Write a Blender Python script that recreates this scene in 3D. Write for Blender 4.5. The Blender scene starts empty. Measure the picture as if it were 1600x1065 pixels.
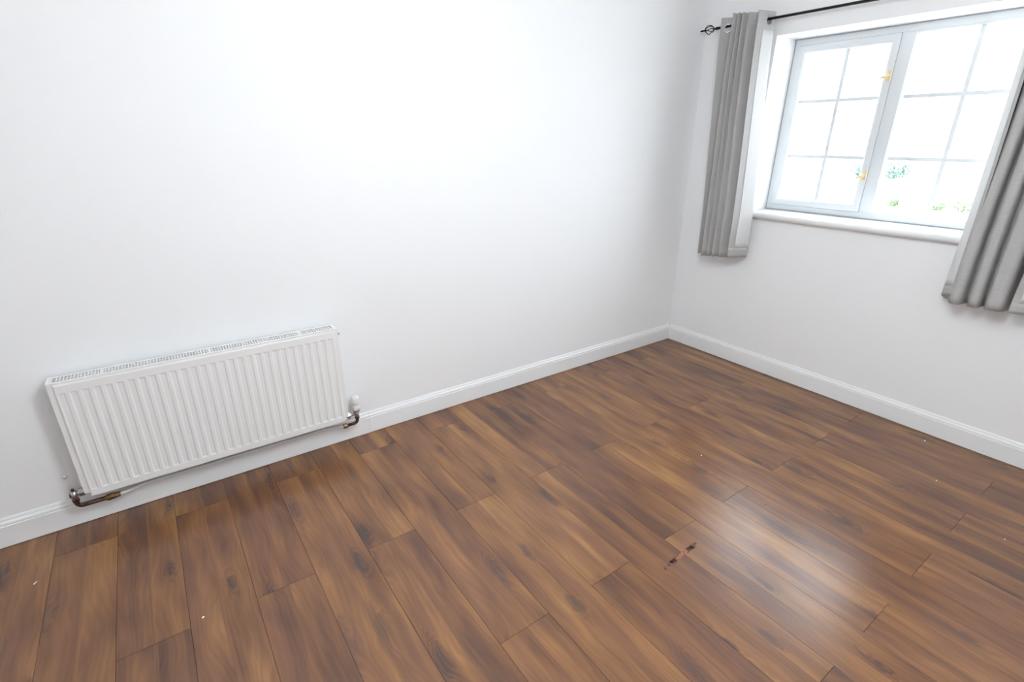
import bpy, bmesh, math, random
from mathutils import Vector, Matrix

random.seed(7)
scene = bpy.context.scene
col = scene.collection

# ------------------------------------------------------------------ camera
F_PX = 795.58
yaw, pitch, roll = math.radians(54.6056), math.radians(21.5606), math.radians(0.3294)
fw = Vector((math.cos(yaw) * math.cos(pitch), math.sin(yaw) * math.cos(pitch), -math.sin(pitch)))
rt = Vector((math.sin(yaw), -math.cos(yaw), 0))
up = rt.cross(fw)
r2 = math.cos(roll) * rt + math.sin(roll) * up
u2 = -math.sin(roll) * rt + math.cos(roll) * up
cam_data = bpy.data.cameras.new('camera')
cam_data.sensor_fit = 'HORIZONTAL'
cam_data.sensor_width = 36.0
cam_data.lens = F_PX / 1600 * 36.0
cam_data.clip_start, cam_data.clip_end = 0.02, 500
cam = bpy.data.objects.new('camera', cam_data)
col.objects.link(cam)
cam.matrix_world = Matrix((
    (r2.x, u2.x, -fw.x, -3.1593),
    (r2.y, u2.y, -fw.y, -2.3299),
    (r2.z, u2.z, -fw.z, 1.4455),
    (0, 0, 0, 1)))
scene.camera = cam

# ------------------------------------------------------------------ world (bright overcast sky) and exposure
SKY = 8.4
FILL_LAMP = 142.0  # power of the added fill lamp
world = bpy.data.worlds.new('overcast_sky')
scene.world = world
world.use_nodes = True
bg = world.node_tree.nodes['Background']
bg.inputs['Color'].default_value = (0.84, 0.92, 1.0, 1)
bg.inputs['Strength'].default_value = SKY
vs = scene.view_settings
vs.view_transform = 'Standard'
vs.look = 'None'
vs.gamma = 1.0
vs.use_curve_mapping = False
vs.exposure = 0.15
scene.cycles.use_denoising = True
scene.cycles.max_bounces = 8
scene.cycles.diffuse_bounces = 5
scene.cycles.use_adaptive_sampling = True
scene.cycles.adaptive_threshold = 0.04
scene.cycles.transparent_max_bounces = 16
scene.cycles.sample_clamp_indirect = 10

# ------------------------------------------------------------------ helpers
def new_obj(name, mesh, parent=None, mat=None, **props):
    o = bpy.data.objects.new(name, mesh)
    col.objects.link(o)
    if mat is not None:
        for m in (mat if isinstance(mat, (list, tuple)) else [mat]):
            mesh.materials.append(m)
    if parent is not None:
        o.parent = parent
    for k, v in props.items():
        o[k] = v
    return o

def empty(name, loc=(0, 0, 0), **props):
    o = bpy.data.objects.new(name, None)
    o.empty_display_size = 0.1
    o.location = loc
    col.objects.link(o)
    for k, v in props.items():
        o[k] = v
    return o

def to_mesh(bm, name, smooth=False):
    bmesh.ops.recalc_face_normals(bm, faces=bm.faces)
    me = bpy.data.meshes.new(name)
    bm.to_mesh(me)
    bm.free()
    if smooth:
        for p in me.polygons:
            p.use_smooth = True
    return me

def box(bm, x0, x1, y0, y1, z0, z1):
    v = [bm.verts.new(c) for c in ((x0, y0, z0), (x1, y0, z0), (x1, y1, z0), (x0, y1, z0),
                                   (x0, y0, z1), (x1, y0, z1), (x1, y1, z1), (x0, y1, z1))]
    for f in ((0, 3, 2, 1), (4, 5, 6, 7), (0, 1, 5, 4), (1, 2, 6, 5), (2, 3, 7, 6), (3, 0, 4, 7)):
        bm.faces.new([v[i] for i in f])

def box_mesh(name, *b):
    bm = bmesh.new(); box(bm, *b); return to_mesh(bm, name)

def bevel(o, w, seg=2):
    m = o.modifiers.new('bevel', 'BEVEL')
    m.width, m.segments, m.limit_method = w, seg, 'ANGLE'
    for p in o.data.polygons:
        p.use_smooth = True
    return o

def tube(bm, pts, rad, seg=12, caps=True):
    """sweep a circle along a polyline; rad is a number or one per point"""
    pts = [Vector(p) for p in pts]
    n = len(pts)
    rads = rad if isinstance(rad, (list, tuple)) else [rad] * n
    rings = []
    ref = None
    for i, p in enumerate(pts):
        d = ((pts[i] - pts[i - 1]).normalized() if i else Vector()) + ((pts[i + 1] - pts[i]).normalized() if i < n - 1 else Vector())
        if d.length < 1e-9:
            d = pts[i] - pts[i - 1]
        d.normalize()
        if ref is None:
            ref = d.orthogonal().normalized()
        a = (ref - d * ref.dot(d))
        a = a.normalized() if a.length > 1e-6 else d.orthogonal().normalized()
        ref = a
        b = d.cross(a)
        rings.append([bm.verts.new(p + (a * math.cos(t) + b * math.sin(t)) * rads[i])
                      for t in (2 * math.pi * k / seg for k in range(seg))])
    for i in range(n - 1):
        for k in range(seg):
            bm.faces.new((rings[i][k], rings[i][(k + 1) % seg], rings[i + 1][(k + 1) % seg], rings[i + 1][k]))
    if caps:
        bm.faces.new(rings[0][::-1]); bm.faces.new(rings[-1])

def tube_mesh(name, pts, rad, seg=12, smooth=True):
    bm = bmesh.new(); tube(bm, pts, rad, seg); return to_mesh(bm, name, smooth)

def arc(c, a, b, t0, t1, n):
    c, a, b = Vector(c), Vector(a), Vector(b)
    return [c + a * math.cos(t) + b * math.sin(t) for t in (t0 + (t1 - t0) * i / n for i in range(n + 1))]

def extrude_profile(name, prof, axis, s0, s1, smooth=False):
    """prof: list of (a, z); axis 'x' => a is y ; axis 'y' => a is x"""
    bm = bmesh.new()
    rings = []
    for s in (s0, s1):
        rings.append([bm.verts.new((s, a, z) if axis == 'x' else (a, s, z)) for a, z in prof])
    n = len(prof)
    for i in range(n):
        j = (i + 1) % n
        bm.faces.new((rings[0][i], rings[0][j], rings[1][j], rings[1][i]))
    bm.faces.new(rings[0][::-1]); bm.faces.new(rings[1])
    return to_mesh(bm, name, smooth)

# ------------------------------------------------------------------ materials
def mat_base(name, color, rough=0.5, metal=0.0, spec=0.5):
    m = bpy.data.materials.new(name)
    m.use_nodes = True
    b = m.node_tree.nodes['Principled BSDF']
    b.inputs['Base Color'].default_value = (*color, 1)
    b.inputs['Roughness'].default_value = rough
    b.inputs['Metallic'].default_value = metal
    b.inputs['Specular IOR Level'].default_value = spec
    return m

class G:
    """tiny node-graph builder"""
    def __init__(self, m):
        self.t = m.node_tree
        self.bsdf = self.t.nodes['Principled BSDF']
    def n(self, kind, **kw):
        nd = self.t.nodes.new(kind)
        for k, v in kw.items():
            setattr(nd, k, v)
        return nd
    def put(self, sock, v):
        if isinstance(v, bpy.types.NodeSocket):
            self.t.links.new(v, sock)
        else:
            sock.default_value = v
    def math(self, op, a, b=0.0, c=0.0, clamp=False):
        nd = self.n('ShaderNodeMath', operation=op, use_clamp=clamp)
        for i, v in enumerate((a, b, c)):
            self.put(nd.inputs[i], v)
        return nd.outputs[0]
    def noise(self, vec, scale, detail=2.0, rough=0.5, dist=0.0):
        nd = self.n('ShaderNodeTexNoise')
        self.put(nd.inputs['Vector'], vec)
        nd.inputs['Scale'].default_value = scale
        nd.inputs['Detail'].default_value = detail
        nd.inputs['Roughness'].default_value = rough
        nd.inputs['Distortion'].default_value = dist
        return nd.outputs['Fac']
    def comb(self, x, y, z):
        nd = self.n('ShaderNodeCombineXYZ')
        for i, v in enumerate((x, y, z)):
            self.put(nd.inputs[i], v)
        return nd.outputs[0]
    def ramp(self, fac, stops):
        nd = self.n('ShaderNodeValToRGB')
        self.put(nd.inputs[0], fac)
        cr = nd.color_ramp
        while len(cr.elements) < len(stops):
            cr.elements.new(0.5)
        for e, (p, c) in zip(cr.elements, stops):
            e.position = p
            e.color = (*c, 1)
        return nd.outputs[0]
    def mix(self, fac, a, b):
        nd = self.n('ShaderNodeMix', data_type='RGBA')
        self.put(nd.inputs[0], fac)
        for s, v in ((nd.inputs[6], a), (nd.inputs[7], b)):
            self.put(s, (*v, 1) if isinstance(v, tuple) else v)
        return nd.outputs[2]
    def smooth(self, v, a, b, lo=0.0, hi=1.0):
        nd = self.n('ShaderNodeMapRange', interpolation_type='SMOOTHSTEP')
        self.put(nd.inputs[0], v)
        for i, x in enumerate((a, b, lo, hi)):
            nd.inputs[i + 1].default_value = x
        return nd.outputs[0]
    def bump(self, h, strength, dist):
        nd = self.n('ShaderNodeBump')
        nd.inputs['Strength'].default_value = strength
        nd.inputs['Distance'].default_value = dist
        self.put(nd.inputs['Height'], h)
        self.t.links.new(nd.outputs[0], self.bsdf.inputs['Normal'])

def paint(name, color, rough, scale=60, strength=0.0):
    m = mat_base(name, color, rough, spec=0.3)
    g = G(m)
    tc = g.n('ShaderNodeTexCoord').outputs['Object']
    n2 = g.noise(tc, 1.3, 1)
    c2 = tuple(c * 0.975 for c in color)
    g.put(g.bsdf.inputs['Base Color'], g.mix(n2, color, c2))
    if strength:
        g.bump(g.noise(tc, scale, 1), strength, 0.002)
    return m

M_wall = paint('wall_emulsion', (0.925, 0.93, 0.935), 0.75)
M_ceil = paint('ceiling_emulsion', (0.95, 0.95, 0.95), 0.8)
M_gloss = paint('white_gloss_paint', (0.90, 0.905, 0.905), 0.38)
M_upvc = mat_base('white_upvc', (0.68, 0.705, 0.72), 0.3)
M_seal = mat_base('grey_sealant', (0.40, 0.41, 0.42), 0.7)
M_bar = mat_base('white_glazing_bar', (0.70, 0.73, 0.74), 0.5)
M_rad = mat_base('radiator_enamel', (0.86, 0.855, 0.845), 0.35)
M_plastic = mat_base('white_plastic', (0.84, 0.84, 0.83), 0.4)
M_black = mat_base('black_metal', (0.012, 0.012, 0.014), 0.38, 0.6)
M_chrome = mat_base('worn_chrome', (0.45, 0.45, 0.47), 0.28, 1.0)
M_inner = mat_base('radiator_inside_steel', (0.42, 0.42, 0.42), 0.6)
M_sub = mat_base('underlay', (0.03, 0.02, 0.015), 0.9)

def mottled_metal(name, c1, c2, rough, metal):
    m = mat_base(name, c1, rough, metal)
    g = G(m)
    tc = g.n('ShaderNodeTexCoord').outputs['Object']
    n = g.noise(tc, 90, 4, 0.6)
    g.put(g.bsdf.inputs['Base Color'], g.mix(g.smooth(n, 0.35, 0.65), c1, c2))
    return m
M_copper = mottled_metal('tarnished_copper', (0.16, 0.075, 0.05), (0.05, 0.03, 0.026), 0.42, 0.7)
M_brass = mottled_metal('dull_brass', (0.30, 0.19, 0.08), (0.12, 0.075, 0.035), 0.42, 0.75)
M_gold = mat_base('polished_brass', (0.78, 0.62, 0.34), 0.28, 0.7)

def fabric(name, c1, c2, rough=0.9, weave=900, trans=0.0):
    m = mat_base(name, c1, rough, spec=0.15)
    g = G(m)
    tc = g.n('ShaderNodeTexCoord').outputs['Object']
    sep = g.n('ShaderNodeSeparateXYZ'); g.put(sep.inputs[0], tc)
    slub = g.noise(g.comb(g.math('MULTIPLY', sep.outputs[0], 30), g.math('MULTIPLY', sep.outputs[1], 30), g.math('MULTIPLY', sep.outputs[2], 260)), 1.0, 3)
    slub2 = g.noise(g.comb(g.math('MULTIPLY', sep.outputs[0], 300), g.math('MULTIPLY', sep.outputs[1], 300), g.math('MULTIPLY', sep.outputs[2], 12)), 1.0, 3)
    f = g.math('MULTIPLY', g.math('ADD', slub, slub2), 0.5)
    g.put(g.bsdf.inputs['Base Color'], g.mix(g.smooth(f, 0.3, 0.7), c1, c2))
    g.bump(f, 0.12, 0.0006)
    if trans:
        out = g.t.nodes['Material Output']
        tr = g.n('ShaderNodeBsdfTranslucent'); tr.inputs[0].default_value = (*c1, 1)
        mx = g.n('ShaderNodeMixShader'); mx.inputs[0].default_value = trans
        g.t.links.new(g.bsdf.outputs[0], mx.inputs[1]); g.t.links.new(tr.outputs[0], mx.inputs[2])
        g.t.links.new(mx.outputs[0], out.inputs[0])
    return m
M_grey = fabric('grey_linen', (0.47, 0.46, 0.45), (0.42, 0.41, 0.405))
M_lining = fabric('white_lining', (0.78, 0.78, 0.77), (0.74, 0.74, 0.73), trans=0.12)

# thin window glass
M_glass = bpy.data.materials.new('window_glass')
M_glass.use_nodes = True
t = M_glass.node_tree
t.nodes.remove(t.nodes['Principled BSDF'])
tr = t.nodes.new('ShaderNodeBsdfTransparent'); tr.inputs[0].default_value = (0.97, 0.985, 0.985, 1)
gl = t.nodes.new('ShaderNodeBsdfGlossy'); gl.inputs['Roughness'].default_value = 0.0
fr = t.nodes.new('ShaderNodeFresnel'); fr.inputs[0].default_value = 1.45
mx = t.nodes.new('ShaderNodeMixShader')
t.links.new(fr.outputs[0], mx.inputs[0]); t.links.new(tr.outputs[0], mx.inputs[1]); t.links.new(gl.outputs[0], mx.inputs[2])
t.links.new(mx.outputs[0], t.nodes['Material Output'].inputs[0])

# laminate: printed oak with two strips per board, knots, cathedral grain
def make_wood():
    m = mat_base('oak_laminate', (0.25, 0.14, 0.08), 0.33, spec=0.5)
    g = G(m)
    tc = g.n('ShaderNodeTexCoord').outputs['Object']
    sp = g.n('ShaderNodeSeparateXYZ'); g.put(sp.inputs[0], tc)
    X, Y = sp.outputs[0], sp.outputs[1]
    oi = g.n('ShaderNodeObjectInfo')
    oc = g.n('ShaderNodeSeparateColor'); g.put(oc.inputs[0], oi.outputs['Color'])
    tA, tB, seed = oc.outputs[0], oc.outputs[1], g.math('MULTIPLY', oc.outputs[2], 100.0)
    # gentle waviness of the strip boundary and of the grain
    wob = g.math('SUBTRACT', g.noise(g.comb(g.math('MULTIPLY', X, 2.0), g.math('MULTIPLY', Y, 3.0), seed), 1.0, 2), 0.5)
    strip = g.smooth(g.math('ADD', X, g.math('MULTIPLY', wob, 0.02)), -0.006, 0.006)
    tone = g.math('ADD', g.math('MULTIPLY', tA, g.math('SUBTRACT', 1.0, strip)), g.math('MULTIPLY', tB, strip))
    xs = g.math('ADD', X, g.math('MULTIPLY', wob, 0.05))
    sseed = g.math('ADD', seed, g.math('MULTIPLY', strip, 37.0))
    # long cloudy light / dark streaks
    cloud = g.noise(g.comb(g.math('MULTIPLY', xs, 13.0), g.math('MULTIPLY', Y, 2.6), sseed), 1.0, 2, 0.45)
    streak = g.noise(g.comb(g.math('MULTIPLY', xs, 55.0), g.math('MULTIPLY', Y, 1.6), sseed), 1.0, 3, 0.55)
    # knots : stretched voronoi, only some cells
    vo = g.n('ShaderNodeTexVoronoi', voronoi_dimensions='2D', feature='F1')
    vd = g.math('MULTIPLY', g.math('SUBTRACT', g.noise(g.comb(g.math('MULTIPLY', X, 40), g.math('MULTIPLY', Y, 14), seed), 1.0, 2), 0.5), 0.30)
    g.put(vo.inputs['Vector'], g.comb(g.math('ADD', g.math('MULTIPLY_ADD', X, 8.0, g.math('MULTIPLY', seed, 7.0)), vd), g.math('ADD', g.math('MULTIPLY_ADD', Y, 2.5, g.math('MULTIPLY', seed, 13.0)), vd), 0.0))
    vo.inputs['Randomness'].default_value = 0.8
    vo.inputs['Scale'].default_value = 1.0
    vc = g.n('ShaderNodeSeparateColor'); g.put(vc.inputs[0], vo.outputs['Color'])
    pick = g.smooth(vc.outputs[0], 0.45, 0.80)
    vdist = g.math('DIVIDE', vo.outputs['Distance'], g.math('MULTIPLY_ADD', vc.outputs[1], 0.7, 0.55))
    near = g.math('MULTIPLY', g.smooth(vdist, 0.34, 0.05), pick)
    core = g.math('MULTIPLY', g.smooth(vdist, 0.21, 0.02), pick)
    # cathedral rings
    ph = g.math('ADD', g.math('MULTIPLY', xs, 330.0), g.math('MULTIPLY', g.noise(g.comb(g.math('MULTIPLY', X, 9.0), g.math('MULTIPLY', Y, 2.2), sseed), 1.0, 2), 46.0))
    ph = g.math('ADD', ph, g.math('MULTIPLY', near, 14.0))
    ring = g.math('MULTIPLY_ADD', g.math('SINE', ph), 0.5, 0.5)
    fine = g.noise(g.comb(g.math('MULTIPLY', xs, 330.0), g.math('MULTIPLY', Y, 9.0), sseed), 1.0, 3, 0.6)
    v = g.math('ADD', tone, g.math('MULTIPLY', g.math('SUBTRACT', cloud, 0.5), 1.35))
    v = g.math('ADD', v, g.math('MULTIPLY', g.math('SUBTRACT', streak, 0.5), 0.30))
    v = g.math('ADD', v, g.math('MULTIPLY', g.math('SUBTRACT', fine, 0.5), 0.14))
    ringw = g.math('MULTIPLY_ADD', near, 0.22, 0.07)
    v = g.math('SUBTRACT', v, g.math('MULTIPLY', g.math('SUBTRACT', ring, 0.35), ringw))
    v = g.math('SUBTRACT', v, g.math('MULTIPLY', near, 0.16))
    c = g.ramp(v, [(0.02, (0.082, 0.045, 0.032)), (0.30, (0.132, 0.063, 0.037)), (0.52, (0.192, 0.089, 0.043)),
                   (0.74, (0.256, 0.122, 0.051)), (0.98, (0.335, 0.172, 0.068))])
    c = g.mix(g.math('MULTIPLY', core, 0.66), c, (0.070, 0.052, 0.045))
    hue = g.noise(g.comb(g.math('MULTIPLY', X, 6.0), g.math('MULTIPLY', Y, 2.0), g.math('ADD', seed, 11.0)), 1.0, 2)
    c = g.mix(g.math('MULTIPLY', g.smooth(hue, 0.45, 0.7), 0.22), c, (0.25, 0.115, 0.078))
    g.put(g.bsdf.inputs['Base Color'], c)
    g.put(g.bsdf.inputs['Roughness'], g.math('MULTIPLY_ADD', g.noise(tc, 9.0, 2), 0.06, 0.22))
    return m
M_wood = make_wood()

# ------------------------------------------------------------------ room shell
W = 0.015                       # wall plaster sits this far behind the skirting face
XB, YB, H = -4.80, -3.45, 2.40  # rear extents of the room and ceiling height
TH = 0.30                       # masonry thickness of the window wall
WY0, WY1, WZ0, WZ1 = -0.467, -1.665, 1.030, 2.007   # window opening

def plane_wall(name, b, mat, label, cat):
    return new_obj(name, box_mesh(name, *b), None, mat, kind='structure', label=label, category=cat)

plane_wall('wall_left', (XB - 0.1, W + TH, W, W + 0.15, -0.05, H), M_wall, 'plain white painted wall behind the radiator', 'wall')
plane_wall('wall_back', (XB - 0.15, XB, YB - 0.1, W, -0.05, H), M_wall, 'plain white painted wall behind the camera, opposite the window', 'wall')
plane_wall('wall_front', (XB, W + TH, YB - 0.15, YB, -0.05, H), M_wall, 'plain white painted wall facing the radiator wall', 'wall')
plane_wall('ceiling', (XB - 0.1, W + TH, YB - 0.1, W + 0.1, H, H + 0.12), M_ceil, 'flat white painted ceiling of the room', 'ceiling')

bm = bmesh.new()
# wall with window opening: four masses around the hole, welded into one grid
ys = [YB, WY1, WY0, W]
zs = [-0.05, WZ0 - 0.03, WZ1, H]
grid = {}
for s, x in enumerate((W, W + TH)):
    for i, y in enumerate(ys):
        for k, z in enumerate(zs):
            grid[s, i, k] = bm.verts.new((x, y, z))
for i in range(3):
    for k in range(3):
        if (i, k) == (1, 1):
            continue
        for s in (0, 1):
            bm.faces.new([grid[s, i, k], grid[s, i + 1, k], grid[s, i + 1, k + 1], grid[s, i, k + 1]])
for a, b in (((1, 1), (2, 1)), ((2, 1), (2, 2)), ((2, 2), (1, 2)), ((1, 2), (1, 1))):
    bm.faces.new([grid[0, *a], grid[0, *b], grid[1, *b], grid[1, *a]])
for a, b in (((0, 0), (3, 0)), ((3, 0), (3, 3)), ((3, 3), (0, 3)), ((0, 3), (0, 0))):
    pts = []
    bm.faces.new([grid[0, *a], grid[0, *b], grid[1, *b], grid[1, *a]])
wr = new_obj('wall_right', to_mesh(bm, 'wall_right'), None, M_wall, kind='structure',
             label='white painted wall with the window opening and reveal', category='wall')

# ------------------------------------------------------------------ floor of laminate boards
floor = new_obj('floor', box_mesh('floor_base', XB, W, YB, W, -0.05, -0.009), None, M_sub, kind='structure',
                label='dark brown oak laminate floor of staggered boards', category='floor')
PW, PL = 0.1930, 1.236
SEAM0 = -1.187                     # x of a measured seam
OFF = {0: -0.166, 1: -0.793}       # butt-joint phase of even / odd rows

def plank_mesh(w, l):
    g_, b_ = 0.0006, 0.0002         # half joint, micro bevel
    bm = bmesh.new()
    x0, x1, y0, y1 = -w / 2 + g_, w / 2 - g_, -l / 2 + g_, l / 2 - g_
    lo = [bm.verts.new(c) for c in ((x0, y0, -0.008), (x1, y0, -0.008), (x1, y1, -0.008), (x0, y1, -0.008))]
    mi = [bm.verts.new(c) for c in ((x0, y0, -b_ * 0.6), (x1, y0, -b_ * 0.6), (x1, y1, -b_ * 0.6), (x0, y1, -b_ * 0.6))]
    tp = [bm.verts.new(c) for c in ((x0 + b_, y0 + b_, 0), (x1 - b_, y0 + b_, 0), (x1 - b_, y1 - b_, 0), (x0 + b_, y1 - b_, 0))]
    for i in range(4):
        j = (i + 1) % 4
        bm.faces.new((lo[i], lo[j], mi[j], mi[i])); bm.faces.new((mi[i], mi[j], tp[j], tp[i]))
    bm.faces.new(tp); bm.faces.new(lo[::-1])
    me = to_mesh(bm, 'floor_board')
    me.materials.append(M_wood)
    return me

cache = {}
tones = random.Random(21)
for k in range(-7, 19):
    x1 = SEAM0 - PW * k
    x0 = x1 - PW
    cx0, cx1 = max(x0, XB + 0.002), min(x1, W - 0.006)
    if cx1 - cx0 < 0.01:
        continue
    ph = OFF[k % 2]
    j = -2
    while True:
        y1 = ph + PL - PL * (j + 1)
        y0 = y1 - PL
        j += 1
        if y1 < YB:
            break
        cy0, cy1 = max(y0, YB + 0.002), min(y1, W - 0.006)
        if cy1 - cy0 < 0.01:
            continue
        key = (round(cx1 - cx0, 4), round(cy1 - cy0, 4))
        if key not in cache:
            cache[key] = plank_mesh(*key)
        o = bpy.data.objects.new('floor_board', cache[key])
        col.objects.link(o)
        o.parent = floor
        o.location = ((cx0 + cx1) / 2, (cy0 + cy1) / 2, 0)
        a = tones.uniform(0.44, 0.62)
        b = min(0.68, max(0.38, a + tones.choice((-1, 1)) * tones.uniform(0.04, 0.16)))
        o.color = (a, b, tones.random(), 1)

# damaged patches of the laminate (chipped surface with its own colours)
def chips(name, pts, mat, h=0.0006):
    bm = bmesh.new()
    for (x, y, rx, ry, rot) in pts:
        n = 9
        ring = []
        for i in range(n):
            t_ = 2 * math.pi * i / n
            q = random.uniform(0.65, 1.2)
            px, py = rx * q * math.cos(t_), ry * q * math.sin(t_)
            ring.append((x + px * math.cos(rot) - py * math.sin(rot), y + px * math.sin(rot) + py * math.cos(rot)))
        top = [bm.verts.new((px, py, h)) for px, py in ring]
        bot = [bm.verts.new((px, py, 0.0)) for px, py in ring]
        bm.faces.new(top)
        for i in range(n):
            bm.faces.new((bot[i], bot[(i + 1) % n], top[(i + 1) % n], top[i]))
    return new_obj(name, to_mesh(bm, name), floor, mat)

M_gouge_dark = mottled_metal('gouge_dark_fibre', (0.060, 0.018, 0.018), (0.11, 0.04, 0.03), 0.8, 0)
M_gouge_light = mottled_metal('gouge_bare_fibre', (0.42, 0.20, 0.12), (0.24, 0.085, 0.05), 0.85, 0)
GX0, GY0, GX1, GY1 = -1.676, -1.486, -1.886, -1.497
def gp(t_, s=0.0):
    return (GX0 + (GX1 - GX0) * t_, GY0 + (GY1 - GY0) * t_ + s)
dark, light = [], []
for t_, s, rx, ry in ((0.05, 0.002, 0.008, 0.006), (0.14, 0.0, 0.013, 0.012), (0.20, -0.001, 0.012, 0.011), (0.26, 0.002, 0.010, 0.008),
                      (0.33, -0.004, 0.010, 0.006), (0.57, 0.004, 0.012, 0.005), (0.66, 0.002, 0.011, 0.009), (0.72, 0.0, 0.013, 0.011), (0.76, 0.002, 0.008, 0.008),
                      (0.86, 0.0, 0.006, 0.007), (0.97, -0.002, 0.005, 0.008)):
    dark.append((*gp(t_, s), rx, ry, random.uniform(-0.4, 0.4)))
for t_, s, rx, ry in ((0.36, 0.0, 0.012, 0.008), (0.43, 0.001, 0.014, 0.010), (0.50, -0.002, 0.013, 0.009), (0.58, -0.001, 0.012, 0.007), (0.63, -0.002, 0.008, 0.006)):
    light.append((*gp(t_, s), rx, ry, random.uniform(-0.4, 0.4)))
chips('floor_gouge_edge', dark, M_gouge_dark)['label'] = 'dark red brown torn edge of the gouge in the laminate'
chips('floor_gouge', light, M_gouge_light, 0.0009)['label'] = 'bare orange brown fibre in the gouge in the laminate'
sc_ = []
for i in range(5):
    sc_.append((-1.215 - 0.012 * i + random.uniform(-.006, .006), -1.52 + random.uniform(-0.008, 0.008), 0.008, 0.0045, 0))
chips('floor_scuff', sc_, M_gouge_light, 0.0004)['label'] = 'small reddish worn scuff in the laminate'

# ------------------------------------------------------------------ skirting boards
def skirt_profile(sign_back):
    # distance behind the face (0) towards the wall, height
    p = [(0.0, 0.003), (0.0, 0.0885), (0.0008, 0.0900), (0.0030, 0.0905), (0.0034, 0.0920), (0.0020, 0.0932), (0.0016, 0.0965), (0.0028, 0.1010),
         (0.0060, 0.1050), (0.0085, 0.1062), (0.0090, 0.1085), (0.0100, 0.1130), (0.0125, 0.1175), (W, 0.1195), (W + 0.002, 0.1195), (W + 0.002, 0.003)]
    return p
prof = skirt_profile(1)
bl = empty('baseboard_left', (0, 0, 0), kind='structure', label='white moulded skirting board along the radiator wall', category='baseboard')
J = -2.417
new_obj('board', extrude_profile('skirting', prof, 'x', J + 0.0006, 0.0), bl, M_gloss)
prof_l = [(a - 0.0012, z) for a, z in prof[:-2]] + prof[-2:]
new_obj('board', extrude_profile('skirting', prof_l, 'x', XB, J - 0.0006), bl, M_gloss)
br = new_obj('baseboard_right', extrude_profile('skirting', prof, 'y', YB, 0.0), None, M_gloss,
             kind='structure', label='white moulded skirting board under the window', category='baseboard')

# ------------------------------------------------------------------ window
win = empty('window_1', (0.25, (WY0 + WY1) / 2, WZ0), kind='structure',
            label='white plastic two light window with thin white glazing bars and brass fasteners', category='window')
WLOC = win.location.copy()
def wpart(name, bounds, mat, parent=win, bev=0.0):
    """bounds in world space"""
    x0, x1, y0, y1, z0, z1 = bounds
    me = box_mesh(name, x0 - WLOC.x, x1 - WLOC.x, y0 - WLOC.y, y1 - WLOC.y, z0 - WLOC.z, z1 - WLOC.z)
    o = new_obj(name, me, parent, mat)
    if bev:
        bevel(o, bev)
    return o

FX0, FX1 = 0.225, 0.290
MZ0, MZ1 = 1.030, 2.007
YR = -1.662
def ring_mesh(name, y0, y1, z0, z1, t_, xf, xb, slope=0.0):
    """rectangular frame ring between outer (y0..y1, z0..z1) and inner (inset t_), mitred; slope chamfers the inner edge back"""
    bm = bmesh.new()
    def rect(y_in, x):
        return [bm.verts.new((x - WLOC.x, y - WLOC.y, z - WLOC.z)) for y, z in
                ((y0 - y_in, z0 + y_in), (y1 + y_in, z0 + y_in), (y1 + y_in, z1 - y_in), (y0 - y_in, z1 - y_in))]
    loops = [rect(0, xb), rect(0, xf), rect(t_ - slope, xf), rect(t_, xf + slope * 0.9), rect(t_, xb)]
    for a, b in zip(loops, loops[1:] + loops[:1]):
        for i in range(4):
            j = (i + 1) % 4
            bm.faces.new((a[i], a[j], b[j], b[i]))
    return to_mesh(bm, name)
# outer frame and mullion
def loop_mesh(name, y0, y1, z0, z1, t_, xf, xb):
    return ring_mesh(name, y0, y1, z0, z1, t_, xf, xb)
new_obj('sealant_line', loop_mesh('sealant_line', WY0 - 0.0005, WY1 + 0.0005, WZ0 + 0.0005, WZ1 - 0.0005, 0.006, 0.2235, 0.232), win, M_seal)
new_obj('gasket', loop_mesh('gasket', -0.5005, -1.0265, 1.0635, 1.9705, 0.0045, 0.2238, 0.230), win, M_seal)
fr_o = new_obj('frame', ring_mesh('frame', -0.462, YR, MZ0, MZ1, 0.038, FX0, FX1), win, M_upvc); bevel(fr_o, 0.002)
wpart('mullion', (FX0, FX1, -1.088, -1.018, MZ0 + 0.038, MZ1 - 0.038), M_upvc, bev=0.002)
# opening casement (stands slightly proud)
cas = new_obj('casement', ring_mesh('casement', -0.503, -1.024, 1.066, 1.968, 0.040, FX0 - 0.008, FX1 - 0.005, 0.010), win, M_upvc); bevel(cas, 0.0015)
# fixed light bead
bead = new_obj('fixed_light', ring_mesh('fixed_light', -1.086, -1.626, 1.066, 1.970, 0.010, FX0 + 0.004, FX1 - 0.02, 0.008), win, M_upvc)
def glaze(parent, y0, y1, z0, z1, ym, zh):
    """bars and single panes; y0 > y1"""
    bw, xg = 0.0095, 0.248
    ye = [y0, ym, y1]
    ze = [z0, zh[0], zh[1], z1]
    wpart('glazing_bar', (xg - 0.003, xg + 0.003, ym - bw, ym + bw, z0, z1), M_bar, parent)
    for z in zh:
        wpart('glazing_bar', (xg - 0.0025, xg + 0.0025, y1, y0, z - bw, z + bw), M_bar, parent)
    for i in range(2):
        for k in range(3):
            ya, yb = ye[i] - (bw if i else 0), ye[i + 1] + (bw if i == 0 else 0)
            za, zb = ze[k] + (bw if k else 0), ze[k + 1] - (bw if k < 2 else 0)
            bm = bmesh.new()
            bm.faces.new([bm.verts.new((xg - WLOC.x, y - WLOC.y, z - WLOC.z)) for y, z in ((ya, za), (yb, za), (yb, zb), (ya, zb))])
            new_obj('pane', to_mesh(bm, 'pane'), parent, M_glass)
glaze(cas, -0.543, -0.984, 1.106, 1.928, -0.7665, (1.360, 1.668))
glaze(bead, -1.096, -1.616, 1.076, 1.960, -1.350, (1.361, 1.668))
wpart('spacer_bar', (0.262, 0.266, -1.616, -1.096, 1.938, 1.942), M_upvc, bead)
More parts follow.
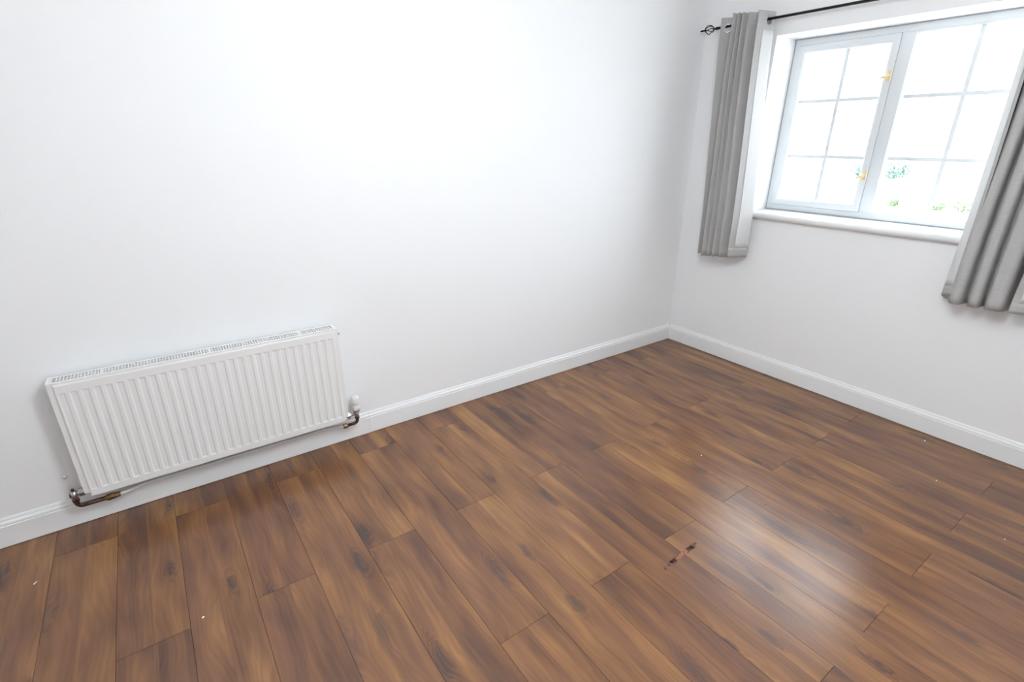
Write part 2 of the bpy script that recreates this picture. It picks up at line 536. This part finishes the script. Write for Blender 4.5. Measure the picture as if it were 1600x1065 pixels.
# brass fasteners on the closing stile
def fastener(y, z):
    f = empty('window_fastener', (FX0 - 0.0065 - WLOC.x, y - WLOC.y, z - WLOC.z)); f.parent = win
    bm = bmesh.new(); box(bm, -0.006, -0.001, -0.009, 0.009, -0.026, 0.026)
    p = new_obj('back_plate', to_mesh(bm, 'plate'), f, M_gold); bevel(p, 0.002)
    p['label'] = 'brass back plate'
    bm = bmesh.new()
    tube(bm, [(-0.004, 0, 0), (-0.020, 0.001, 0), (-0.024, 0.004, -0.002), (-0.026, 0.016, -0.008), (-0.025, 0.030, -0.014)], [0.007, 0.007, 0.0075, 0.0055, 0.006], 10)
    h = new_obj('lever', to_mesh(bm, 'lever', True), f, M_gold)
    h['label'] = 'brass lever'
fastener(-1.012, 1.772)
fastener(-1.012, 1.268)

# inner window board with rounded nose
nose = [(FX0 + 0.03, 1.030), (0.010, 1.030)] + [(-0.006 + 0.0 + 0.018 * math.cos(t_) * 1.0, 1.011 + 0.019 * math.sin(t_)) for t_ in [math.pi / 2 + math.pi * i / 8 for i in range(9)]] + [(0.010, 0.992), (FX0 + 0.03, 0.992)]
bm = bmesh.new()
rings = []
# board widens in front of the wall into short horns
sections = [(-0.467, 1), (-1.665, 1)]
sill_me = extrude_profile('window_board', nose, 'y', WY1, WY0, False)
sill = new_obj('trim_1', sill_me, None, M_gloss, kind='structure', label='white painted window board with rounded front edge under the window', category='window sill')
for p in sill.data.polygons:
    p.use_smooth = True
bm = bmesh.new()
nose_f = [(W - 0.001, 1.030)] + nose[2:11] + [(W - 0.001, 0.992)]
horns = []
for nm, (a, b) in (('a', (WY0, WY0 + 0.035)), ('b', (WY1 - 0.035, WY1))):
    h = new_obj('sill_horn', extrude_profile('sill_horn', nose_f, 'y', a, b), sill, M_gloss)

# ------------------------------------------------------------------ radiator
RX0, RX1, RY, RZ0, RZ1 = -3.551, -2.560, -0.085, 0.154, 0.630
rad = empty('radiator', ((RX0 + RX1) / 2, -0.05, RZ0), label='white ribbed panel radiator with top grille mounted low on the wall', category='radiator')
RL = rad.location.copy()
def rmesh(bm, name, smooth=False):
    bmesh.ops.translate(bm, verts=bm.verts, vec=-RL)
    return to_mesh(bm, name, smooth)

# pressed front panel : rolled border, 29 recessed channels
bm = bmesh.new()
NR = 29
first, last = -3.5335, -2.5855
pit = (last - first) / (NR - 1)
hw, sl, dep = 0.0120, 0.0050, 0.0030
zt_, zb_ = 0.5960, 0.1840
xs_ = []
def V(x, y, z):
    return bm.verts.new((x, y, z))
def quad(*v):
    bm.faces.new(v)
xcuts = []
for i in range(NR):
    c = first + pit * i
    xcuts.append((c - hw, c + hw))
top_z, bot_z = RZ1 - 0.006, RZ0 + 0.006
lx, rx_ = RX0 + 0.006, RX1 - 0.006
# flat strips between, above and below channels, on plane y = RY
allx = [lx] + [v for c in xcuts for v in c] + [rx_]
row = {}
for zi, z in enumerate((bot_z, zb_, zt_, top_z)):
    row[zi] = [V(x, RY, z) for x in allx]
for i in range(len(allx) - 1):
    quad(row[0][i], row[0][i + 1], row[1][i + 1], row[1][i])
    quad(row[2][i], row[2][i + 1], row[3][i + 1], row[3][i])
    if i % 2 == 0:
        quad(row[1][i], row[1][i + 1], row[2][i + 1], row[2][i])
    else:
        a, b, c, d = row[1][i], row[1][i + 1], row[2][i + 1], row[2][i]
        x0, x1 = allx[i] + sl, allx[i + 1] - sl
        A, B, C, D = V(x0, RY + dep, zb_ + 0.0065), V(x1, RY + dep, zb_ + 0.0065), V(x1, RY + dep, zt_ - 0.0045), V(x0, RY + dep, zt_ - 0.0045)
        quad(A, B, C, D); quad(a, b, B, A); quad(b, c, C, B); quad(c, d, D, C); quad(d, a, A, D)
# rolled edge all round
outer = [row[0][0], row[0][-1], row[3][-1], row[3][0]]
prev = row[0] + [row[1][-1], row[2][-1]] + row[3][::-1] + [row[2][0], row[1][0]]
for k, (ins, dy) in enumerate(((0.003, 0.0008), (0.0052, 0.003), (0.006, 0.006), (0.006, 0.012))):
    cur = []
    for v in prev:
        x, z = v.co.x, v.co.z
    base = row[0] + [row[1][-1], row[2][-1]] + row[3][::-1] + [row[2][0], row[1][0]]
    for v in base:
        x, z = v.co.x, v.co.z
        if abs(x - lx) < 1e-6: x -= ins
        if abs(x - rx_) < 1e-6: x += ins
        if abs(z - bot_z) < 1e-6: z -= ins
        if abs(z - top_z) < 1e-6: z += ins
        cur.append(V(x, RY + dy, z))
    n_ = len(cur)
    for i in range(n_):
        quad(prev[i], prev[(i + 1) % n_], cur[(i + 1) % n_], cur[i])
    prev = cur
panel = new_obj('front_panel', rmesh(bm, 'front_panel'), rad, M_rad)
bm = bmesh.new(); box(bm, RX0 + 0.004, RX1 - 0.004, -0.020, -0.008, RZ0 + 0.004, RZ1 - 0.004)
new_obj('back_panel', rmesh(bm, 'back_panel'), rad, M_rad)
# folded convector sheet between the panels
bm = bmesh.new()
n_ = 60
pz = []
for i in range(n_ + 1):
    x = RX0 + 0.03 + (RX1 - RX0 - 0.06) * i / n_
    y = -0.068 if i % 2 else -0.026
    pz.append((V(x, y, RZ0 + 0.03), V(x, y, RZ1 - 0.03)))
for a, b in zip(pz, pz[1:]):
    quad(a[0], b[0], b[1], a[1])
new_obj('convector', rmesh(bm, 'convector'), rad, M_inner)
# side panels with a front return lip
for s, x in ((-1, RX0), (1, RX1)):
    bm = bmesh.new()
    xo = x + s * 0.0165
    box(bm, min(xo, xo - s * 0.0015), max(xo, xo - s * 0.0015), -0.078, -0.010, RZ0 + 0.020, RZ1 + 0.004)
    box(bm, min(xo, x - s * 0.004), max(xo, x - s * 0.004), -0.0785, -0.0770, RZ0 + 0.020, RZ1 + 0.004)
    so = new_obj('side_panel', rmesh(bm, 'side_panel'), rad, M_rad)
# top grille
bm = bmesh.new()
gx0, gx1, gz = RX0 - 0.0165, RX1 + 0.0165, RZ1 + 0.006
gy0, gy1 = -0.081, -0.010
box(bm, gx0, gx1, gy0, gy0 + 0.014, gz - 0.006, gz + 0.0015)          # front rail
box(bm, gx0, gx1, gy1 - 0.012, gy1, gz - 0.006, gz + 0.0015)          # rear rail
box(bm, gx0, gx0 + 0.018, gy0 + 0.014, gy1 - 0.012, gz - 0.006, gz + 0.0015)
box(bm, gx1 - 0.018, gx1, gy0 + 0.014, gy1 - 0.012, gz - 0.006, gz + 0.0015)
ymid = (gy0 + gy1) / 2 + 0.001
box(bm, gx0 + 0.018, gx1 - 0.018, ymid - 0.002, ymid + 0.002, gz - 0.004, gz + 0.0005)
nb = 98
GAPS = [round((gx - gx0 - 0.018) / (gx1 - gx0 - 0.036) * nb) for gx in (-3.405, -3.060, -2.700)]
for i in range(1, nb):
    x = gx0 + 0.018 + (gx1 - gx0 - 0.036) * i / nb
    w_ = 0.0017
    if i in GAPS:
        w_ = 0.0052
    box(bm, x - w_, x + w_, gy0 + 0.014, gy1 - 0.012, gz - 0.004, gz + 0.0008)
new_obj('top_grille', rmesh(bm, 'top_grille'), rad, M_rad)
# air vent at the top right corner, hanging brackets behind
bm = bmesh.new()
tube(bm, [(RX1 + 0.012, -0.05, 0.600), (RX1 + 0.026, -0.05, 0.600)], 0.008, 6)
tube(bm, [(RX1 + 0.026, -0.05, 0.600), (RX1 + 0.031, -0.05, 0.600)], 0.004, 6)
new_obj('air_vent', rmesh(bm, 'air_vent'), rad, M_chrome)['label'] = 'small metal air vent'
for x in (RX0 + 0.2, RX1 - 0.2):
    bm = bmesh.new(); box(bm, x - 0.015, x + 0.015, -0.010, W + 0.0005, 0.30, 0.50)
    new_obj('wall_bracket', rmesh(bm, 'wall_bracket'), rad, M_rad)

# valves and pipes are plumbed to the radiator : parts
YV, ZP, ZV = -0.050, 0.112, 0.172
def valve(name, labels):
    v = empty(name, (0, 0, 0)); v.parent = rad; v.location = -RL + Vector((0, 0, 0))
    return v
def put(parent, name, pts, r, mat, seg=12, label=None):
    bm = bmesh.new(); tube(bm, pts, r, seg)
    o = new_obj(name, to_mesh(bm, name, seg > 8), parent, mat)
    if label: o['label'] = label
    return o
# right: thermostatic valve
tv = valve('thermostatic_valve', None)
xv = RX1 + 0.066
put(tv, 'valve_head', [(xv, YV, 0.212), (xv, YV, 0.215), (xv, YV, 0.252), (xv, YV, 0.2585), (xv, YV, 0.261)], [0.0165, 0.0185, 0.0190, 0.0165, 0.012], M_plastic, 20, 'white thermostat head')
put(tv, 'head_collar', [(xv, YV, 0.184), (xv, YV, 0.187), (xv, YV, 0.206), (xv, YV, 0.211)], [0.0140, 0.0178, 0.0180, 0.0165], M_plastic, 20)
put(tv, 'union_nut', [(xv, YV, 0.174), (xv, YV, 0.186)], 0.0155, M_chrome, 6)
put(tv, 'valve_body', [(xv, YV, 0.145), (xv, YV, 0.176)], 0.0105, M_chrome, 14)
put(tv, 'tail', [(RX1 + 0.012, YV, 0.163), (xv, YV, 0.163)], 0.0075, M_chrome, 12)
put(tv, 'tail_nut', [(RX1 + 0.018, YV, 0.163), (RX1 + 0.032, YV, 0.163)], 0.0165, M_chrome, 6)
put(tv, 'riser_nut', [(xv, YV, 0.136), (xv, YV, 0.148)], 0.0115, M_copper, 6)
elb = [(xv, YV, 0.140)] + arc((xv - 0.018, YV, ZP + 0.018), (0.018, 0, 0), (0, 0, -0.018), 0, math.pi / 2, 6) + [(RX1 + 0.008, YV, ZP)]
put(tv, 'copper_elbow', elb, 0.0078, M_copper, 12, 'tarnished copper pipe elbow')
put(tv, 'pipe_coupling', [(RX1 - 0.008, YV, ZP), (RX1 - 0.004, YV, ZP), (RX1 + 0.010, YV, ZP), (RX1 + 0.014, YV, ZP)], [0.011, 0.0125, 0.0125, 0.010], M_brass, 6, 'dull brass pipe coupling')
# left: lockshield valve
lv = valve('lockshield_valve', None)
xl = RX0 - 0.052
put(lv, 'valve_body', [(xl, YV, 0.146), (xl, YV, 0.182)], 0.0115, M_chrome, 14)
put(lv, 'spindle', [(xl, YV, 0.180), (xl, YV, 0.192)], 0.005, M_copper, 8)
put(lv, 'side_cap', [(xl - 0.013, YV, 0.166), (xl - 0.002, YV, 0.166)], 0.0095, M_copper, 8)
put(lv, 'tail', [(RX0 - 0.012, YV, 0.170), (xl, YV, 0.170)], 0.0085, M_chrome, 12)
put(lv, 'tail_nut', [(RX0 - 0.036, YV, 0.170), (RX0 - 0.018, YV, 0.170)], 0.0165, M_chrome, 6)
put(lv, 'riser_nut', [(xl, YV, 0.136), (xl, YV, 0.149)], 0.0125, M_copper, 6)
elb = [(xl, YV, 0.142)] + arc((xl + 0.018, YV, ZP + 0.018), (-0.018, 0, 0), (0, 0, -0.018), 0, math.pi / 2, 6) + [(RX0 + 0.075, YV, ZP)]
put(lv, 'copper_elbow', elb, 0.0085, M_copper, 12, 'tarnished copper pipe elbow')
put(lv, 'pipe_coupling', [(RX0 + 0.034, YV, ZP), (RX0 + 0.040, YV, ZP), (RX0 + 0.056, YV, ZP), (RX0 + 0.075, YV, ZP), (RX0 + 0.082, YV, ZP)], [0.009, 0.0135, 0.0135, 0.0105, 0.009], M_brass, 6, 'dull brass pipe coupling')
bm = bmesh.new(); tube(bm, [(RX0 + 0.078, YV, ZP), (RX0 + 0.095, YV + 0.003, ZP), (RX0 + 0.125, -0.030, 0.108), (RX0 + 0.155, -0.013, 0.104), (RX0 + 0.18, -0.010, 0.103), (RX1 - 0.075, -0.010, 0.103), (RX1 - 0.055, -0.014, 0.104), (RX1 - 0.028, -0.034, 0.109), (RX1 - 0.012, YV + 0.002, ZP), (RX1 - 0.004, YV, ZP)], 0.0072, 12)
new_obj('supply_pipe', rmesh(bm, 'supply_pipe', True), rad, M_gloss)['label'] = 'white painted pipe under the radiator'

# painted-over screw head left of the lower valve
bm = bmesh.new(); tube(bm, [(0, 0.002, 0), (0, -0.004, 0), (0, -0.0075, 0)], [0.0065, 0.0065, 0.004], 12)
new_obj('wall_screw', to_mesh(bm, 'wall_screw', True), None, M_gloss, label='painted over screw head in the wall left of the radiator valve', category='screw').location = (-3.622, W, 0.218)

# ------------------------------------------------------------------ curtain pole
RODX, RODZ = -0.075, 2.0815
pole = empty('curtain_pole', (RODX, -0.11, RODZ), label='thin black metal curtain pole with open cage finial above the window', category='curtain pole')
PLc = pole.location.copy()
def ppart(name, bm, label=None, smooth=True):
    bmesh.ops.translate(bm, verts=bm.verts, vec=-PLc)
    o = new_obj(name, to_mesh(bm, name, smooth), pole, M_black)
    if label: o['label'] = label
    return o
bm = bmesh.new(); tube(bm, [(RODX, -0.128, RODZ), (RODX, -2.15, RODZ)], 0.0072, 14); ppart('rod', bm)
bm = bmesh.new()
tube(bm, [(RODX, -0.098, RODZ), (RODX, -0.112, RODZ), (RODX, -0.122, RODZ), (RODX, -0.135, RODZ)], [0.004, 0.0055, 0.0085, 0.0085], 12)
ppart('finial_collar', bm)
for i in range(5):
    bm = bmesh.new()
    a = 2 * math.pi * i / 5 + 0.35
    pts = []
    for k in range(11):
        t_ = k / 10
        y = -0.104 + 0.062 * t_
        r_ = 0.0255 * math.sin(math.pi * (0.04 + 0.92 * t_)) ** 0.8
        tw = a + 1.1 * t_
        pts.append((RODX + r_ * math.cos(tw), y, RODZ + r_ * math.sin(tw)))
    tube(bm, pts, 0.0023, 6)
    ppart('finial_wire', bm)
bm = bmesh.new()
tube(bm, [(RODX, -0.046, RODZ), (RODX, -0.038, RODZ), (RODX, -0.016, RODZ), (RODX, -0.010, RODZ)], [0.004, 0.0045, 0.0055, 0.0045], 10)
ppart('finial_tip', bm)
for y in (-0.315, -2.02):
    bm = bmesh.new()
    tube(bm, [(W + 0.001, y, RODZ - 0.02), (W - 0.005, y, RODZ - 0.02)], 0.018, 14)
    tube(bm, [(W - 0.004, y, RODZ - 0.02), (-0.05, y, RODZ - 0.02), (-0.068, y, RODZ - 0.0125), (-0.075, y, RODZ - 0.0085)], 0.005, 8)
    ppart('bracket', bm)

# ------------------------------------------------------------------ curtains
def smooth_path(pts, n):
    """Catmull-Rom through pts resampled to n points"""
    P = [Vector((*p, 0)) for p in pts]
    P = [P[0] * 2 - P[1]] + P + [P[-1] * 2 - P[-2]]
    out = []
    m = len(P) - 3
    for i in range(n):
        u = m * i / (n - 1)
        k = min(int(u), m - 1)
        f = u - k
        a, b, c, d = P[k:k + 4]
        q = 0.5 * ((2 * b) + (c - a) * f + (2 * a - 5 * b + 4 * c - d) * f * f + (3 * b - a - 3 * c + d) * f ** 3)
        out.append((q.x, q.y))
    return out

def sheet(name, top, bot, ztop, zbot, nz, ti, off0, off1, parent, mat, z_a=0.0, z_b=1.0, i0=0, i1=None, seed=1, wave=0.004, rows=None, holes=()):
    """cloth between two cross-section paths (top and bottom), given thickness from off0 to off1 along the section normal.
    z_a..z_b is the fraction of the drop covered, i0..i1 the columns covered."""
    n = len(top)
    i1 = n - 1 if i1 is None else i1
    rs = random.Random(seed)
    phs = [rs.uniform(0, 6.28) for _ in range(4)]
    def pos(i, f):
        g_ = f * f * (3 - 2 * f)
        x = top[i][0] * (1 - g_) + bot[i][0] * g_
        y = top[i][1] * (1 - g_) + bot[i][1] * g_
        u = i / (n - 1)
        amp = wave * min(1, 4 * f)
        x += amp * math.sin(9 * u + 5 * f + phs[0])
        y += amp * math.sin(7 * u + 4 * f + phs[1])
        return Vector((x, y, 0))
    bm = bmesh.new()
    layers = []
    if rows:
        nz = len(rows) - 1
    for off in (off0, off1):
        rowsv = []
        for k in range(nz + 1):
            f = rows[k] if rows else z_a + (z_b - z_a) * k / nz
            r_ = []
            for i in range(i0, i1 + 1):
                p = pos(i, f)
                a = pos(max(i - 1, 0), f); b = pos(min(i + 1, n - 1), f)
                d = (b - a)
                nv = Vector((-d.y, d.x, 0)).normalized() if d.length > 1e-9 else Vector((1, 0, 0))
                zt_ = ztop[0] + (ztop[1] - ztop[0]) * i / (n - 1)
                zb_ = zbot(i / (n - 1)) if callable(zbot) else zbot
                q = p + nv * off
                r_.append(bm.verts.new((q.x - parent.location.x, q.y - parent.location.y, zt_ + (zb_ - zt_) * f - parent.location.z)))
            rowsv.append(r_)
        layers.append(rowsv)
    m = i1 - i0
    for L, flip in ((layers[0], False), (layers[1], True)):
        for k in range(nz):
            for i in range(m):
                q = (L[k][i], L[k][i + 1], L[k + 1][i + 1], L[k + 1][i])
                bm.faces.new(q[::-1] if flip else q)
    A, B = layers
    for k in range(nz):
        for i in (0, m):
            bm.faces.new((A[k][i], A[k + 1][i], B[k + 1][i], B[k][i]))
    for i in range(m):
        for k in (0, nz):
            bm.faces.new((A[k][i], A[k][i + 1], B[k][i + 1], B[k][i]))
    if holes:
        kill = []
        for fc in bm.faces:
            c = fc.calc_center_median() + parent.location
            if any((c - h).length < 0.0205 for h in holes):
                kill.append(fc)
        bmesh.ops.delete(bm, geom=kill, context='FACES')
    return new_obj(name, to_mesh(bm, name, True), parent, mat)

def eyelet(parent, y, nx, ny, r=0.021):
    """metal ring round the pole at y; (nx, ny) is the cloth normal there"""
    nrm = Vector((nx, ny, 0)).normalized()
    a = Vector((0, 0, 1)); b = nrm.cross(a)
    c = Vector((RODX, y, RODZ - 0.010))
    bm = bmesh.new()
    seg, sg = 24, 8
    rings = []
    for i in range(seg):
        t_ = 2 * math.pi * i / seg
        e = a * math.cos(t_) + b * math.sin(t_)
        rings.append([bm.verts.new(c + e * (r + 0.0045 * math.cos(s)) + nrm * (0.0035 * math.sin(s)) - parent.location)
                      for s in (2 * math.pi * k / sg for k in range(sg))])
    for i in range(seg):
        for k in range(sg):
            bm.faces.new((rings[i][k], rings[(i + 1) % seg][k], rings[(i + 1) % seg][(k + 1) % sg], rings[i][(k + 1) % sg]))
    return new_obj('eyelet', to_mesh(bm, 'eyelet', True), parent, M_chrome)

def make_curtain(label, root, top, bot, n, ztop, zbot, lin_span, hem_h, head_h, seed, side):
    c = empty('curtain', root, label=label, category='curtain')
    tp, bp = smooth_path(top, n), smooth_path(bot, n)
    zmean = zbot(0.5) if callable(zbot) else zbot
    drop = ztop[0] - zmean
    fh, ft = hem_h / drop, head_h / drop
    sg = side
    rows_h = [0.0015 + (ft - 0.0015) * k / 22 for k in range(23)]
    rows_f = [0.0] + rows_h + [ft + (1 - ft) * k / 36 for k in range(1, 37)]
    holes = []
    for i in range(n - 1):
        if (tp[i][0] - RODX) * (tp[i + 1][0] - RODX) < 0:
            t_ = (RODX - tp[i][0]) / (tp[i + 1][0] - tp[i][0])
            y = tp[i][1] + t_ * (tp[i + 1][1] - tp[i][1])
            d = Vector((tp[i + 1][0] - tp[i][0], tp[i + 1][1] - tp[i][1], 0))
            holes.append((Vector((RODX, y, RODZ - 0.010)), -d.y, d.x))
    for h, nx, ny in holes:
        eyelet(c, h.y, nx, ny)
    hc = [h[0] for h in holes]
    face = sheet('face_fabric', tp, bp, ztop, zbot, 40, 0, 0.0, sg * 0.0012, c, M_grey, seed=seed, rows=rows_f, holes=hc)
    sheet('lining', tp, bp, ztop, zbot, 36, 0, sg * 0.0016, sg * 0.0026, c, M_lining, ft, 1 - fh, lin_span[0], lin_span[1], seed=seed)
    sheet('hem', tp, bp, ztop, zbot, 3, 0, sg * 0.0014, sg * 0.0034, c, M_grey, 1 - fh, 0.999, seed=seed)
    sheet('heading', tp, bp, ztop, zbot, 3, 0, sg * 0.0014, sg * 0.0030, c, M_grey, 0.001, ft, seed=seed, rows=rows_h, holes=hc)
    return c

# left curtain : stacked folds, its leading edge turned back into the room so that the lining shows
topL = [(-0.100, -0.166), (-0.082, -0.190), (-0.050, -0.236), (-0.016, -0.278), (-0.020, -0.294), (-0.085, -0.296), (-0.150, -0.284), (-0.172, -0.290),
        (-0.140, -0.304), (-0.166, -0.318), (-0.132, -0.326), (-0.156, -0.342), (-0.118, -0.350), (-0.134, -0.366), (-0.085, -0.400), (-0.040, -0.440),
        (-0.026, -0.452), (-0.032, -0.464), (-0.070, -0.457), (-0.115, -0.446), (-0.156, -0.436)]
botL = [(-0.086, -0.219), (-0.072, -0.236), (-0.050, -0.264), (-0.028, -0.294), (-0.034, -0.310), (-0.096, -0.308), (-0.156, -0.298), (-0.176, -0.306),
        (-0.144, -0.324), (-0.170, -0.342), (-0.136, -0.354), (-0.162, -0.378), (-0.130, -0.396), (-0.150, -0.418), (-0.100, -0.462), (-0.054, -0.516),
        (-0.036, -0.530), (-0.044, -0.544), (-0.086, -0.526), (-0.130, -0.504), (-0.168, -0.490)]
NC = 201
cl = make_curtain('grey curtain bunched at the corner end of the pole, white lining turned outward', (-0.08, -0.33, 0.74),
                  topL, botL, NC, (2.128, 2.118), lambda u: 0.722 + 0.03 * u, (4, NC - 12), 0.062, 0.088, 3, 1)

topR = [(-0.128, -1.640), (-0.105, -1.618), (-0.070, -1.598), (-0.052, -1.590), (-0.048, -1.600), (-0.062, -1.625), (-0.105, -1.640), (-0.128, -1.662), (-0.120, -1.688), (-0.062, -1.696), (-0.058, -1.706),
        (-0.120, -1.716), (-0.134, -1.740), (-0.124, -1.762), (-0.074, -1.768), (-0.070, -1.776), (-0.122, -1.784), (-0.136, -1.802), (-0.126, -1.830), (-0.040, -1.842), (-0.028, -1.858), (-0.036, -1.915), (-0.060, -1.965), (-0.085, -1.972), (-0.110, -1.945), (-0.128, -1.920)]
botR = [(-0.118, -1.640), (-0.100, -1.622), (-0.075, -1.602), (-0.060, -1.592), (-0.056, -1.600), (-0.070, -1.625), (-0.110, -1.638), (-0.134, -1.655), (-0.126, -1.680), (-0.074, -1.690), (-0.070, -1.700),
        (-0.124, -1.708), (-0.138, -1.726), (-0.130, -1.742), (-0.084, -1.749), (-0.080, -1.756), (-0.128, -1.764), (-0.142, -1.784), (-0.130, -1.822), (-0.050, -1.838), (-0.030, -1.850), (-0.040, -1.892), (-0.066, -1.928), (-0.090, -1.930), (-0.116, -1.890), (-0.132, -1.853)]
cr = make_curtain('grey curtain at the right end of the window, hanging in tight vertical folds', (-0.09, -1.76, 0.74),
                  topR, botR, NC, (2.124, 2.124), lambda u: 0.770 - 0.036 * min(1, u * 5) + 0.012 * u, (5, NC - 6), 0.048, 0.088, 9, 1)

# ------------------------------------------------------------------ pendant lamp added out of view above the frame to brighten the room
LX, LY, LZ, LR = -2.28, -1.86, 2.03, 0.18
lamp = empty('added_pendant', (LX, LY, H), label='unseen pendant lamp with a large opal bulb, added above the frame as fill light', category='lamp')
M_opal = mat_base('added_opal_bulb', (0.9, 0.9, 0.9), 0.3)
bn = M_opal.node_tree.nodes['Principled BSDF']
bn.inputs['Emission Color'].default_value = (0.93, 0.995, 1.04, 1)
bn.inputs['Emission Strength'].default_value = 20.0
M_opal.cycles.emission_sampling = 'NONE'
bm = bmesh.new(); bmesh.ops.create_icosphere(bm, subdivisions=3, radius=0.15)
bmesh.ops.translate(bm, verts=bm.verts, vec=(0, 0, LZ - H))
new_obj('bulb', to_mesh(bm, 'bulb', True), lamp, M_opal)
ld = bpy.data.lights.new('fill_light', 'POINT')  # fill light of the added lamp, lifts the interior brightness
ld.energy, ld.shadow_soft_size, ld.color = FILL_LAMP, LR, (0.93, 0.995, 1.04)
lo = bpy.data.objects.new('fill_light', ld); col.objects.link(lo)
lo.parent = lamp; lo.location = (0, 0, LZ - H)
bm = bmesh.new(); tube(bm, [(0, 0, LZ - H + LR - 0.004), (0, 0, LZ - H + LR + 0.012), (0, 0, LZ - H + LR + 0.03)], [0.05, 0.045, 0.012], 16)
new_obj('shade_cap', to_mesh(bm, 'shade_cap', True), lamp, M_plastic)
bm = bmesh.new(); tube(bm, [(0, 0, LZ - H + LR + 0.02), (0, 0, -0.01)], 0.004, 8)
new_obj('cable', to_mesh(bm, 'cable', True), lamp, M_plastic)
bm = bmesh.new(); tube(bm, [(0, 0, 0.0), (0, 0, -0.012), (0, 0, -0.026)], [0.045, 0.045, 0.02], 20)
new_obj('ceiling_rose', to_mesh(bm, 'ceiling_rose', True), lamp, M_plastic)

# ------------------------------------------------------------------ crumbs on the floor
M_crumb = mat_base('plaster_crumb', (0.85, 0.84, 0.80), 0.8)
def crumb(x, y, sx, sy, rot, label):
    bm = bmesh.new()
    bmesh.ops.create_icosphere(bm, subdivisions=1, radius=1)
    for v in bm.verts:
        v.co *= random.uniform(0.75, 1.15)
        v.co = Vector((v.co.x * sx, v.co.y * sy, (v.co.z + 0.8) * min(sx, sy) * 0.7))
    zmin = min(v.co.z for v in bm.verts)
    bmesh.ops.translate(bm, verts=bm.verts, vec=(0, 0, -zmin))
    o = new_obj('plaster_crumb', to_mesh(bm, 'crumb'), None, M_crumb, label=label, category='crumb', group='white crumbs on the floor')
    o.location = (x, y, 0.0002); o.rotation_euler.z = rot
crumb(-3.734, -0.281, 0.0085, 0.0032, 0.9, 'elongated white crumb on the boards below the radiator, nearest the left edge')
crumb(-3.274, -0.772, 0.0052, 0.0036, 0.7, 'white crumb on the boards in front of the middle of the radiator')
crumb(-1.161, -1.136, 0.0042, 0.0034, 0.2, 'pale crumb on the boards between the window reflection and the room corner')
crumb(-0.091, -1.720, 0.0056, 0.0044, 0.2, 'white crumb close to the skirting board below the right curtain')
crumb(-0.446, -1.878, 0.0050, 0.0030, 0.3, 'flat pale crumb in front of the window wall skirting')
crumb(-0.672, -2.168, 0.0030, 0.0024, 0.3, 'tiny pale crumb nearest the right edge of the picture')

# ------------------------------------------------------------------ outside, seen through the panes
GZ = -2.75
M_pave = paint('pale_gravel', (0.62, 0.60, 0.56), 0.9)
bm = bmesh.new()
bm.faces.new([bm.verts.new(c) for c in ((0.4, -120, GZ), (160, -120, GZ), (160, 160, GZ), (0.4, 160, GZ))])
new_obj('ground', to_mesh(bm, 'ground'), None, M_pave, kind='structure', label='pale open ground outside the window', category='ground')
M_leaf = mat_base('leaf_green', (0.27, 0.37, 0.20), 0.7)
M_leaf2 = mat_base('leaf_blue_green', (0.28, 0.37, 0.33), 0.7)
M_bark = mat_base('bark', (0.12, 0.09, 0.06), 0.9)
def foliage(rx, rz, n, size, seed):
    rs = random.Random(seed)
    bm = bmesh.new()
    for _ in range(n):
        d = Vector((rs.gauss(0, 1), rs.gauss(0, 1), rs.gauss(0, 1))).normalized()
        q = rs.uniform(0.55, 1.0) ** 0.5
        lump = 1 + 0.22 * math.sin(5 * d.x + seed) * math.cos(4 * d.y + 2 * d.z)
        p = Vector((d.x * rx * q * lump, d.y * rx * q * lump, d.z * rz * q * lump))
        a = Vector((rs.gauss(0, 1), rs.gauss(0, 1), rs.gauss(0, 1))).normalized()
        b = a.orthogonal().normalized()
        s = size * rs.uniform(0.7, 1.3)
        bm.faces.new([bm.verts.new(p + v) for v in (a * s, b * s * 0.6, -a * s, -b * s * 0.6)])
    return to_mesh(bm, 'foliage')
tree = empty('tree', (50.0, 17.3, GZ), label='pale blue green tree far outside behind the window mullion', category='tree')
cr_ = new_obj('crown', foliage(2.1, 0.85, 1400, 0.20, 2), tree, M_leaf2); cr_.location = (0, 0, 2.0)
new_obj('trunk', tube_mesh('trunk', [(0, 0, 0), (0.05, 0, 1.0), (0, 0.05, 2.0)], [0.16, 0.12, 0.06], 8), tree, M_bark)
def shrub(x, y, r_, h, label, seed):
    s = empty('shrub', (x, y, GZ), label=label, category='shrub', group='shrubs outside the window')
    f = new_obj('foliage', foliage(r_, h * 0.55, 420, 0.09, seed), s, M_leaf); f.location = (0, 0, h * 0.55)
    new_obj('stem', tube_mesh('stem', [(0, 0, 0), (0, 0, h * 0.5)], [0.05, 0.03], 6), s, M_bark)
shrub(40.0, 12.25, 0.36, 0.5, 'small round green shrub outside, just right of the mullion', 5)
shrub(40.0, 9.75, 0.50, 0.55, 'low green shrub outside, leftmost of the three beside the right curtain', 6)
shrub(40.2, 8.35, 0.58, 0.7, 'low green shrub outside, middle of the three beside the right curtain', 7)
shrub(40.0, 6.9, 0.60, 0.65, 'low green shrub outside, partly hidden by the right curtain', 8)
